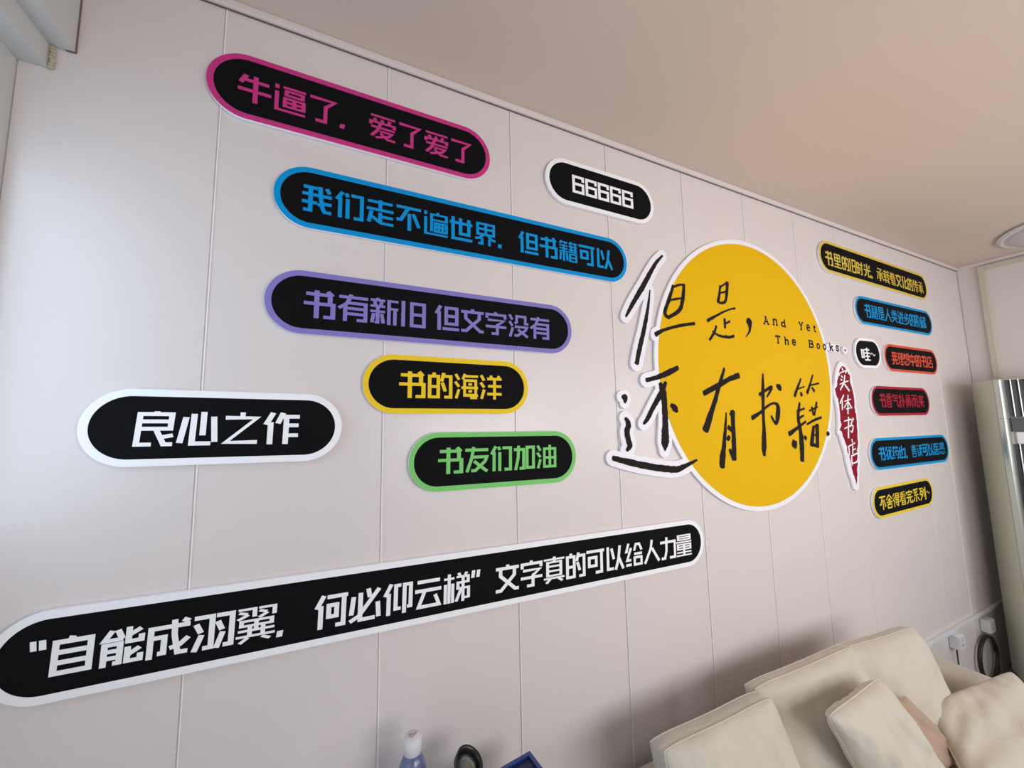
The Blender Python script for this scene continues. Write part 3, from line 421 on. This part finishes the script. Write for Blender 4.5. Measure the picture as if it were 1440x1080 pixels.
# ---------------------------------------------------------------- round emblem
EM = json.loads(EMBLEM_JSON)
WK = 1.22
def brush(st, grow=0.0, rough=0.0, sub=6):
    """brush stroke from (x, z, width) knots: filled outline with rounded ends and ragged edges"""
    K = [Vector((p[0], p[1], (p[2]+2*grow) if grow else p[2]*WK+0.0006)) for p in st]; pts = []
    for i in range(len(K)-1):
        a = K[max(i-1, 0)]; b = K[i]; c = K[i+1]; d = K[min(i+2, len(K)-1)]
        for j in range(sub):
            u = j/sub; q = 0.5*((2*b)+(c-a)*u+(2*a-5*b+4*c-d)*u*u+(3*b-a-3*c+d)*u**3); pts.append(q)
    pts.append(K[-1]); L, R = [], []; n = len(pts)
    for i in range(n):
        d = (pts[min(i+1, n-1)]-pts[max(i-1, 0)]); d.z = 0; d.normalize(); m = Vector((-d.y, d.x, 0)); wd = max(pts[i].z, 0.001)/2
        L.append(pts[i].xy + m.xy*(wd+random.uniform(-rough, rough)*wd)); R.append(pts[i].xy - m.xy*(wd+random.uniform(-rough, rough)*wd))
    def cap(p, q, out):
        c = (p+q)/2; rad = (p-q).length/2; e = (p-q).normalized(); arc = []
        for k in range(1, 6):
            t = math.pi*k/6; f = 1.0 if grow else 0.5
            arc.append(c+e*rad*math.cos(t)+out*rad*f*math.sin(t))
        return arc
    d0 = (pts[0]-pts[1]).xy.normalized(); d1 = (pts[-1]-pts[-2]).xy.normalized()
    polys = [[L[i], L[i+1], R[i+1], R[i]] for i in range(n-1)]
    polys.append([L[0]]+cap(L[0], R[0], d0)+[R[0]]); polys.append([L[-1]]+cap(L[-1], R[-1], d1)+[R[-1]])
    return [[(v[0], v[1]) for v in p] for p in polys]
cx, cz = EM['c']; CR = EM['r']
def rel(sts): return [[[p[0]-cx, p[1]-cz, p[2]] for p in s] for s in sts]
em = thing('round_emblem', 'big yellow disc sign with white rim and black handwritten Chinese characters', 'sign', (cx, -0.0018, H+cz))
GROW = 0.021
bp = [[((CR+0.019)*math.cos(2*math.pi*i/128), (CR+0.019)*math.sin(2*math.pi*i/128)) for i in range(128)]]
for s in rel(EM['boards']): bp += brush(s, grow=GROW, sub=3)
for s in rel(EM['ks']): bp += brush(s, grow=0.002, sub=3)
bm = bmesh.new(); union(bm, bp, 0, -TB); obj('foam_board', bm, MBOARD, em, smooth=None)
bm = bmesh.new(); flat(bm, [(CR*math.cos(2*math.pi*i/128), CR*math.sin(2*math.pi*i/128)) for i in range(128)], -TB-0.0004); obj('yellow_disc', bm, MSUN, em)
for s in rel(EM['disc']):
    bm = bmesh.new(); union(bm, brush(s, rough=0.10), -TB-0.0008-0.00002*len(em.children)); obj('brush_stroke', bm, MINK, em, smooth=None)
LAT = {'A': '0,4 34,4;66,4 100,4;18,4 50,96 82,4;30,34 70,34;30,96 52,96', 'n': '0,4 36,4;18,4 18,90;0,92 20,92;18,70 44,92 78,84 78,4;62,4 100,4',
 'd': '82,100 82,4 100,4;64,96 84,96;82,54 44,64 10,48 10,18 40,4 82,16', 'Y': '0,96 34,96;66,96 100,96;16,96 50,48 84,96;50,48 50,4;30,4 70,4',
 'e': '10,50 92,50 84,80 50,94 14,80 8,40 30,8 60,4 94,18', 't': '40,100 40,14 62,4 90,12;8,72 86,72', 'T': '8,74 8,94 92,94 92,74;50,94 50,4;28,4 72,4',
 'h': '0,96 20,96;18,100 18,4;2,4 36,4;18,52 46,64 80,56 80,4;64,4 100,4', 'B': '0,95 62,95 86,84 86,62 62,52 18,52;62,52 94,42 94,14 66,5 0,5;20,95 20,5',
 'o': 'R', 'k': '0,96 22,96;20,100 20,4;4,4 36,4;20,34 78,62;60,62 96,62;42,46 82,4;62,4 100,4', 's': '88,64 88,84 50,94 14,80 20,58 78,46 88,24 56,4 14,16 10,36'}
for c, x0, x1, z0, z1 in EM['latin']:
    kx = (x1-x0)/100; kz = (z1-z0)/100; th = 0.0078; qs = []
    if c == 'o': strokes = [[(50+40*math.cos(k*math.pi/8), 50+44*math.sin(k*math.pi/8)) for k in range(17)]]
    else: strokes = [[tuple(float(t) for t in p.split(',')) for p in s.split()] for s in LAT[c].split(';')]
    for st in strokes:
        for q in stroke_polys([(x*kx, y*kz) for x, y in st], th, th*1.15): qs.append([(x0-cx+p[0], z0-cz+p[1]) for p in q])
    bm = bmesh.new(); union(bm, qs, -TB-0.0008); obj('typed_letter', bm, MINK, em, smooth=None)
def cutout(name, strokes, label, grow, rough=0.1, ink=True):
    x = sum(p[0] for s in strokes for p in s)/sum(len(s) for s in strokes); z = sum(p[1] for s in strokes for p in s)/sum(len(s) for s in strokes)
    st = [[[p[0]-x, p[1]-z, p[2]] for p in s] for s in strokes]
    t = thing(name, label, 'sign', (x, -0.0018, H+z))
    bm = bmesh.new(); bp = []
    for s in st: bp += brush(s, grow=grow, sub=3)
    union(bm, bp, 0, -TB); obj('foam_board', bm, MBOARD, t, smooth=None)
    for s in st:
        bm = bmesh.new(); union(bm, brush(s, rough=rough), -TB-0.0008); obj('brush_stroke', bm, MINK, t, smooth=None)
cutout('cutout_sign', EM['person'], 'white cutout board with two long black brush strokes, left of the yellow disc', GROW)
cutout('cutout_sign', EM['tail'], 'small white cutout board with one black brush dot, lower left of the yellow disc', 0.018)
cutout('cutout_sign', EM['dot'], 'tiny round white cutout with a black full stop, right of the yellow disc', 0.014)
# the red seal
def seal():
    B = EM['sealboard']; S = EM['seal']; x = sum(p[0] for p in B)/len(B); z = sum(p[1] for p in B)/len(B)
    t = thing('seal_sign', 'tall narrow ragged dark red sign with white edge and vertical white characters', 'sign', (x, -0.0018, H+z))
    bm = bmesh.new(); union(bm, [[(p[0]-x, p[1]-z) for p in B]], 0, -TB); obj('foam_board', bm, MBOARD, t, smooth=None)
    q = []
    for i, p in enumerate(S):
        n = S[(i+1) % len(S)]
        for k in range(4):
            u = k/4; q.append((p[0]*(1-u)+n[0]*u-x+random.uniform(-.0035, .0035), p[1]*(1-u)+n[1]*u-z))
    bm = bmesh.new(); union(bm, [q], -TB-0.0004); obj('red_panel', bm, MSEAL, t, smooth=None)
    for i, s in enumerate(EM['sealtext']):
        bm = bmesh.new(); union(bm, brush([[p[0]-x, p[1]-z, p[2]*.85] for p in s], rough=0.06, sub=4), -TB-0.0008-0.00002*i); obj('brush_stroke', bm, MPW, t, smooth=None)
seal()
# ---------------------------------------------------------------- sofa and cushions
def pillow(name, TL, TR, BR, BL, T, m, label, cat, group=None, nrm=None, gusset=0.0, piping=True, seed=0, sag=0.0, pinch=0.10, rnd_c=0.05):
    """stuffed cushion spanned between four corners (world metres); T = full thickness; gusset > 0 gives a boxed edge"""
    TL, TR, BR, BL = [Vector(p) for p in (TL, TR, BR, BL)]; cen = (TL+TR+BR+BL)/4
    ex = ((TR-TL)+(BR-BL)).normalized(); ey = ((TL-BL)+(TR-BR)).normalized(); ez = ex.cross(ey).normalized()   # ez faces the room
    rnd = random.Random(seed); ph = [rnd.uniform(0, 6.28) for _ in range(8)]
    t = thing(name, label, cat, cen, 0, group); N = 28
    bm = bmesh.new(); grid = {}
    def pos(u, v, side):
        k = 1 - rnd_c*(u*v)**4; u *= k; v *= k; a = (u+1)/2; b = (v+1)/2
        p = (BL*(1-a)+BR*a)*(1-b)+(TL*(1-a)+TR*a)*b - cen
        # edges draw in between the corners
        p -= ex*(u*(1-v*v)*0) ; p += -ex*u*pinch*0.35*(TR-TL).length/2*(1-abs(v)**2) * abs(u)**3 * (0 if gusset else 1)
        p += -ey*v*pinch*0.35*(TL-BL).length/2*(1-abs(u)**2) * abs(v)**3
        u2, v2 = u/k, v/k; prof = max(0, (1-abs(u2)**3)*(1-abs(v2)**3))**0.5
        h = gusset/2 + (T-gusset)/2*prof
        wr = 0.005*math.sin(5*u+3*v+ph[0])+0.0045*math.sin(9*v-4*u+ph[1])+0.0035*math.sin(15*u*v+11*u+ph[2])
        # radial pull wrinkles from the corners
        for (cu, cv, q) in ((-1, 1, ph[3]), (1, 1, ph[4]), (-1, -1, ph[5]), (1, -1, ph[6])):
            dd = math.hypot(u-cu, v-cv); an = math.atan2(v-cv, u-cu); wr += 0.008*math.exp(-dd*2.6)*math.sin(an*11+q)
        h += wr*prof - sag*math.exp(-((u-.1)**2+(v+.2)**2)*3)*prof
        return p + ez*side*h
    for side in (1, -1):
        for i in range(N+1):
            for j in range(N+1):
                u = math.sin((i/N-.5)*math.pi)*.35+(i/N*2-1)*.65; v = math.sin((j/N-.5)*math.pi)*.35+(j/N*2-1)*.65
                if side == -1 and gusset == 0 and (i in (0, N) or j in (0, N)): grid[side, i, j] = grid[1, i, j]
                else: grid[side, i, j] = bm.verts.new(pos(u, v, side))
        for i in range(N):
            for j in range(N):
                q = [grid[side, i, j], grid[side, i+1, j], grid[side, i+1, j+1], grid[side, i, j+1]]
                bm.faces.new(q if side == 1 else q[::-1])
    rim = [(i, 0) for i in range(N)]+[(N, j) for j in range(N)]+[(N-i, N) for i in range(N)]+[(0, N-j) for j in range(N)]
    if gusset:
        for k in range(len(rim)):
            a = rim[k]; b = rim[(k+1) % len(rim)]
            bm.faces.new((grid[1, a[0], a[1]], grid[-1, a[0], a[1]], grid[-1, b[0], b[1]], grid[1, b[0], b[1]]))
    rims = [[grid[s, a, b].co.copy() for a, b in rim] for s in ((1, -1) if gusset else (1,))]
    cover = obj('cover', bm, m, t, smooth=True)
    sb = bmesh.new()
    for rp in rims: tube(sb, rp+[rp[0]], 0.0018, 6)
    obj('seam', sb, m, t, smooth=True)
    return t
def px(x, y, Y):
    """point of the room at depth Y seen in that direction of the photograph"""
    d = rr*(x-720) - uu*(y-540) + f_*522.5; s = (Y+D)/d.y
    return Vector((0, -D, EYE)) + d*s
def pz(x, y, z):
    """point of the room at height z seen in that direction of the photograph"""
    d = rr*(x-720) - uu*(y-540) + f_*522.5; return Vector((0, -D, EYE)) + d*((z-EYE)/d.z)
SEAT = 0.41
sofa = thing('sofa', 'cream linen sofa standing against the panelled wall', 'sofa', (1.65, -0.5, 0))
def part(name, b, m, bev=0.03):
    o = obj(name, b, m, sofa, smooth=True, bevel=bev); o.modifiers['bevel'].segments = 4; return o
SX0, SX1 = 0.80, 2.40
part('backrest', boxbm(SX0-1.65, SX1-1.65, 0.34, 0.47, 0.10, 0.58), MSOFA, 0.03)
part('base', boxbm(SX0-1.65, SX1-1.65, -0.42, 0.338, 0.08, 0.28), MSOFA, 0.02)
part('armrest', boxbm(SX1-1.65+.002, SX1-1.65+0.20, -0.42, 0.47, 0.08, 0.53), MSOFA, 0.05)
part('armrest', boxbm(SX0-1.65-0.15, SX0-1.65-.002, -0.42, 0.47, 0.08, 0.50), MSOFA, 0.05)
for i in range(3):
    wd = (SX1-SX0)/3; part('seat_cushion', boxbm(SX0-1.65+i*wd+.003, SX0-1.65+(i+1)*wd-.003, -0.42, 0.30, 0.282, SEAT), MSOFA, 0.035)
for sx in (-0.93, 0.88):
    for sy in (-0.36, 0.38):
        bm = bmesh.new(); lathe(bm, [(0, 0), (.022, 0), (.03, .08), (0, .08)], 16, Matrix.Translation((sx, sy, 0))); obj('foot', bm, MWOOD, sofa)
G = 'back cushions lined up along the sofa'
def backcush(TL, TR, bx0, bx1, ybot, T, label, seed, g=0.05, pinch=.12):
    BL = Vector((bx0, ybot, SEAT+.012)); BR = Vector((bx1, ybot-.01, SEAT+.012))
    return pillow('back_cushion', TL, TR, BR, BL, T, MCUSH, label, 'cushion', G, gusset=g, seed=seed, pinch=pinch)
backcush(px(917, 1045, -.235), px(1074, 970, -.26), 0.82, 1.24, -0.345, 0.13, 'cream box-edged back cushion at the near left end of the sofa', 3)
backcush(px(1048, 962, -.195), px(1192, 902, -.245), 1.26, 1.74, -0.325, 0.14, 'cream back cushion in the middle of the sofa', 5, g=0.035)
backcush(px(1168, 909, -.195), px(1278, 877, -.26), 1.76, 2.16, -0.345, 0.14, 'cream back cushion next to the far armrest', 8, g=0.035)
def throw(c, m, T, label, seed, pinch=.1):
    return pillow('throw_pillow', *c, T, m, label, 'cushion', 'loose throw pillows on the sofa', seed=seed, pinch=pinch)
throw((px(1161,1006,-.40), px(1236,949,-.375), pz(1345,1110,.49), pz(1240,1150,.50)), MCUSH, 0.11, 'cream throw pillow standing on its edge in front of the middle back cushion', 11)
throw((px(1225,1015,-.35), px(1272,976,-.345), pz(1352,1060,.50), pz(1300,1110,.49)), MPINK, 0.05, 'rose-brown throw pillow wedged between two cream pillows', 12)
throw((pz(1298,992,.60), pz(1422,941,.615), pz(1560,1110,.50), pz(1385,1150,.49)), MCUSH, 0.12, 'cream throw pillow leaning on the far armrest', 13)
# ---------------------------------------------------------------- sockets and cables behind the sofa
socket_box(3.265, 0.352, 'white socket box under the cable strip, right of the sofa')
socket_box(3.72, 0.335, 'white socket box in the shade beside the air conditioner')
bm = bmesh.new(); tube(bm, [(3.255, -0.02, 0.313), (3.255, -0.02, 0.15), (3.26, -0.03, 0.004)], 0.004); o = obj('power_cable', bm, MDARK, None, smooth=True)
o['label'] = 'thin dark cable hanging straight down from the socket box'; o['category'] = 'cable'
bm = bmesh.new()
tube(bm, [(3.665+0.135*math.cos(t), -0.018-0.006*t/6, 0.155+0.125*math.sin(t)) for t in [i*math.pi/16 for i in range(0, 62)]], 0.008); o = obj('coiled_cable', bm, MDARK, None, smooth=True)
o['label'] = 'black cable coiled in a loop against the wall beside the air conditioner'; o['category'] = 'cable'
# ---------------------------------------------------------------- standing air conditioner
AH = 1.86
ac = thing('air_conditioner', 'tall standing air conditioner with beige side, silver edge and dark louvres', 'air conditioner', (3.90, -0.05, 0))
du = Vector((-.87, -.49, 0)); dv = Vector((.49, -.87, 0))   # depth towards the room, width along the front
ac.rotation_euler = (0, 0, math.atan2(dv.y, dv.x))           # local x = width, local y = away from room (dv rotated +90)
AD, AW = 0.32, 0.41
obj('side_cabinet', boxbm(0, AW, -AD, 0, 0.04, AH), MACW, ac, bevel=0.004)
obj('plinth', boxbm(0.01, AW-.01, -AD-0.02, -.01, 0, 0.04), MACG, ac)
def pillar(x0, x1, z0, z1):
    bm = bmesh.new(); n = 8; prof = [(x0, -AD-.0005), ] + [(x0+(x1-x0)*(i/n), -AD-0.028*math.sin(math.pi*(0.12+0.88*i/n))) for i in range(n+1)] + [(x1, -AD-.0005)]
    lo = [bm.verts.new((x, y, z0)) for x, y in prof]; hi = [bm.verts.new((x, y, z1)) for x, y in prof]; k = len(prof)
    for i in range(k): bm.faces.new((lo[i], lo[(i+1) % k], hi[(i+1) % k], hi[i]))
    bm.faces.new(lo); bm.faces.new(hi[::-1]); return bm
for a, b in ((0.0, 0.045), (AW-0.045, AW)):
    obj('silver_pillar', pillar(a, b, 1.625, AH-.002), MSILV, ac); obj('silver_pillar', pillar(a, b, 0.05, 1.622), MSILV, ac)
obj('louvre_recess', boxbm(0.046, AW-.046, -AD-0.004, -AD-.0002, 1.63, AH-.004), MACD, ac)
for i in range(11):
    x = 0.062+i*0.029; obj('louvre_slat', boxbm(x, x+0.004, -AD-0.016, -AD-0.0045, 1.635, AH-.004), MSILV, ac)
obj('grey_band', boxbm(0.046, AW-.046, -AD-0.012, -AD-.0002, 1.545, 1.628), MACG, ac)
obj('white_display', boxbm(0.055, AW-.055, -AD-0.022, -AD-.0002, 1.475, 1.543), MWPL, ac, bevel=.003)
obj('lower_recess', boxbm(0.046, AW-.046, -AD-0.004, -AD-.0002, 0.42, 1.473), MACD, ac)
for i in range(11):
    x = 0.062+i*0.029; obj('grille_slat', boxbm(x, x+0.004, -AD-0.016, -AD-0.0045, 0.42, 1.473), MSILV, ac)
obj('lower_panel', boxbm(0.046, AW-.046, -AD-0.014, -AD-.0002, 0.06, 0.418), MACW, ac)
# ---------------------------------------------------------------- round ceiling fixture
cl = thing('ceiling_light', 'round white disc fitting on the ceiling near the far corner', 'light', (3.78, -0.62, ZC))
bm = bmesh.new(); lathe(bm, [(0, -0.0), (.335, 0), (.345, -.012), (.33, -.022), (.315, -.018), (0, -.018)], 64); obj('rim', bm, MWPL, cl, smooth=False)
bm = bmesh.new(); lathe(bm, [(.30, -.019), (.29, -.038), (.2, -.052), (0, -.056)], 64); obj('diffuser', bm, MTRIM, cl, smooth=True)
obj('shaded_gap', boxbm(-.335, -.315, -.02, .02, -.026, -.0225), MDARK, cl)  # dark strip painted in for the shaded gap at the rim
# ---------------------------------------------------------------- side table with bottle, lens and blue box
TT = 0.73
tb = thing('side_table', 'white side table against the wall holding the bottle and blue box', 'table', (0.19, -0.24, 0))
obj('table_top', boxbm(-.26, .24, -.20, .17, TT-.025, TT), MTABLE, tb, bevel=.004)
for sx in (-.24, .22):
    for sy in (-.18, .15): obj('leg', boxbm(sx-.015, sx+.015, sy-.015, sy+.015, 0, TT-.0252), MTABLE, tb)
bt = thing('water_bottle', 'clear bluish plastic bottle with white cap', 'bottle', (0.163, -0.115, TT+.0005))
MBOT = mat('bottle plastic', srgb(150, 165, 215), 0.12, trans=0.7)
MLIQ = mat('bottle label blue', srgb(70, 100, 180), 0.35)
bm = bmesh.new(); lathe(bm, [(0, 0), (.026, 0), (.031, .006), (.031, .03), (.029, .035), (.031, .04), (.031, .145), (.029, .165), (.022, .182), (.0165, .190), (.0160, .200), (0, .200)], 40); obj('bottle_body', bm, MBOT, bt, smooth=True)
bm = bmesh.new(); lathe(bm, [(0.0313, .06), (.0316, .06), (.0316, .125), (.0313, .125)], 40); obj('bottle_label', bm, MLIQ, bt, smooth=True)
bm = bmesh.new(); lathe(bm, [(.0180, .192), (.0195, .193), (.0195, .222), (.0180, .2248), (0, .2250)], 40); cp = obj('bottle_cap', bm, MWPL, bt, smooth=True)
bm = bmesh.new()
for q in stroke_polys([(-.008, .004), (-.003, -.004), (.002, .0), (.010, .007)], .0016, .0016): bm.faces.new([bm.verts.new((x, y, .2252)) for x, y in q])
obj('cap_mark', bm, mat('cap print red', srgb(190, 60, 70), .5), cp)
bm = bmesh.new()
for q in stroke_polys([(-.008, .007), (-.003, .008), (-.003, .002), (.004, .006)], .0015, .0015): bm.faces.new([bm.verts.new((x, y, .2252)) for x, y in q])
obj('cap_mark', bm, mat('cap print blue', srgb(50, 60, 150), .5), cp)
ln = thing('lens_attachment', 'black round lens with silver ring tilted up beside the bottle', 'lens', (0.312, -0.16, TT+.0005))
ax = Vector((0.38, -0.34, 0.86)).normalized(); rotm = ax.to_track_quat('Z', 'Y').to_matrix().to_4x4(); lm = Matrix.Translation((-0.048, .038, 0.094)) @ rotm
bm = bmesh.new(); lathe(bm, [(0, -.085), (.022, -.085), (.024, -.07), (.025, .02), (.029, .035), (.030, .038), (.026, .04), (0, .03)], 40, lm); obj('barrel', bm, MDARK, ln, smooth=True)
bm = bmesh.new(); lathe(bm, [(.029, .041), (.0325, .041), (.0325, .046), (.029, .046)], 40, lm); obj('silver_ring', bm, MCHROME, ln, smooth=True)
bm = bmesh.new(); lathe(bm, [(.029, .0465), (.0325, .0465), (.0345, .064), (.0325, .066), (.028, .058), (.0265, .0465)], 40, lm); obj('hood', bm, MDARK, ln, smooth=True)
bm = bmesh.new(); lathe(bm, [(0.0265, .047), (.024, .053), (.015, .058), (0, .060)], 40, lm); obj('glass', bm, mat('lens glass reflection', srgb(110, 116, 110), .12, metal=.6, coat=1), ln, smooth=True)  # silvery base colour stands in for the bright reflection in the glass
bm = bmesh.new(); lathe(bm, [(0, 0), (.02, 0), (.02, .006), (0, .006)], 24, Matrix.Translation((-.085, .075, 0))); obj('base', bm, MDARK, ln)
bx = thing('blue_box', 'dark blue box with a raised bright blue rim beside the round lens', 'box', (0.455, -0.12, TT+.0005), math.radians(7))
MB1 = mat('blue lacquer rim', srgb(6, 44, 122), .3, coat=.5); MB2 = mat('dark navy panel', srgb(8, 26, 66), .4)
obj('body', boxbm(-.15, 0, -.20, 0, 0, .090), MB2, bx, bevel=.003)
bm = bmesh.new(); box(bm, -.15, -.0005, -.010, -.0005, .0902, .096); box(bm, -.15, -.0005, -.20, -.190, .0902, .096); box(bm, -.15, -.140, -.1899, -.0101, .0902, .096); box(bm, -.0105, -.0005, -.1899, -.0101, .0902, .096)
obj('rim', bm, MB1, bx)
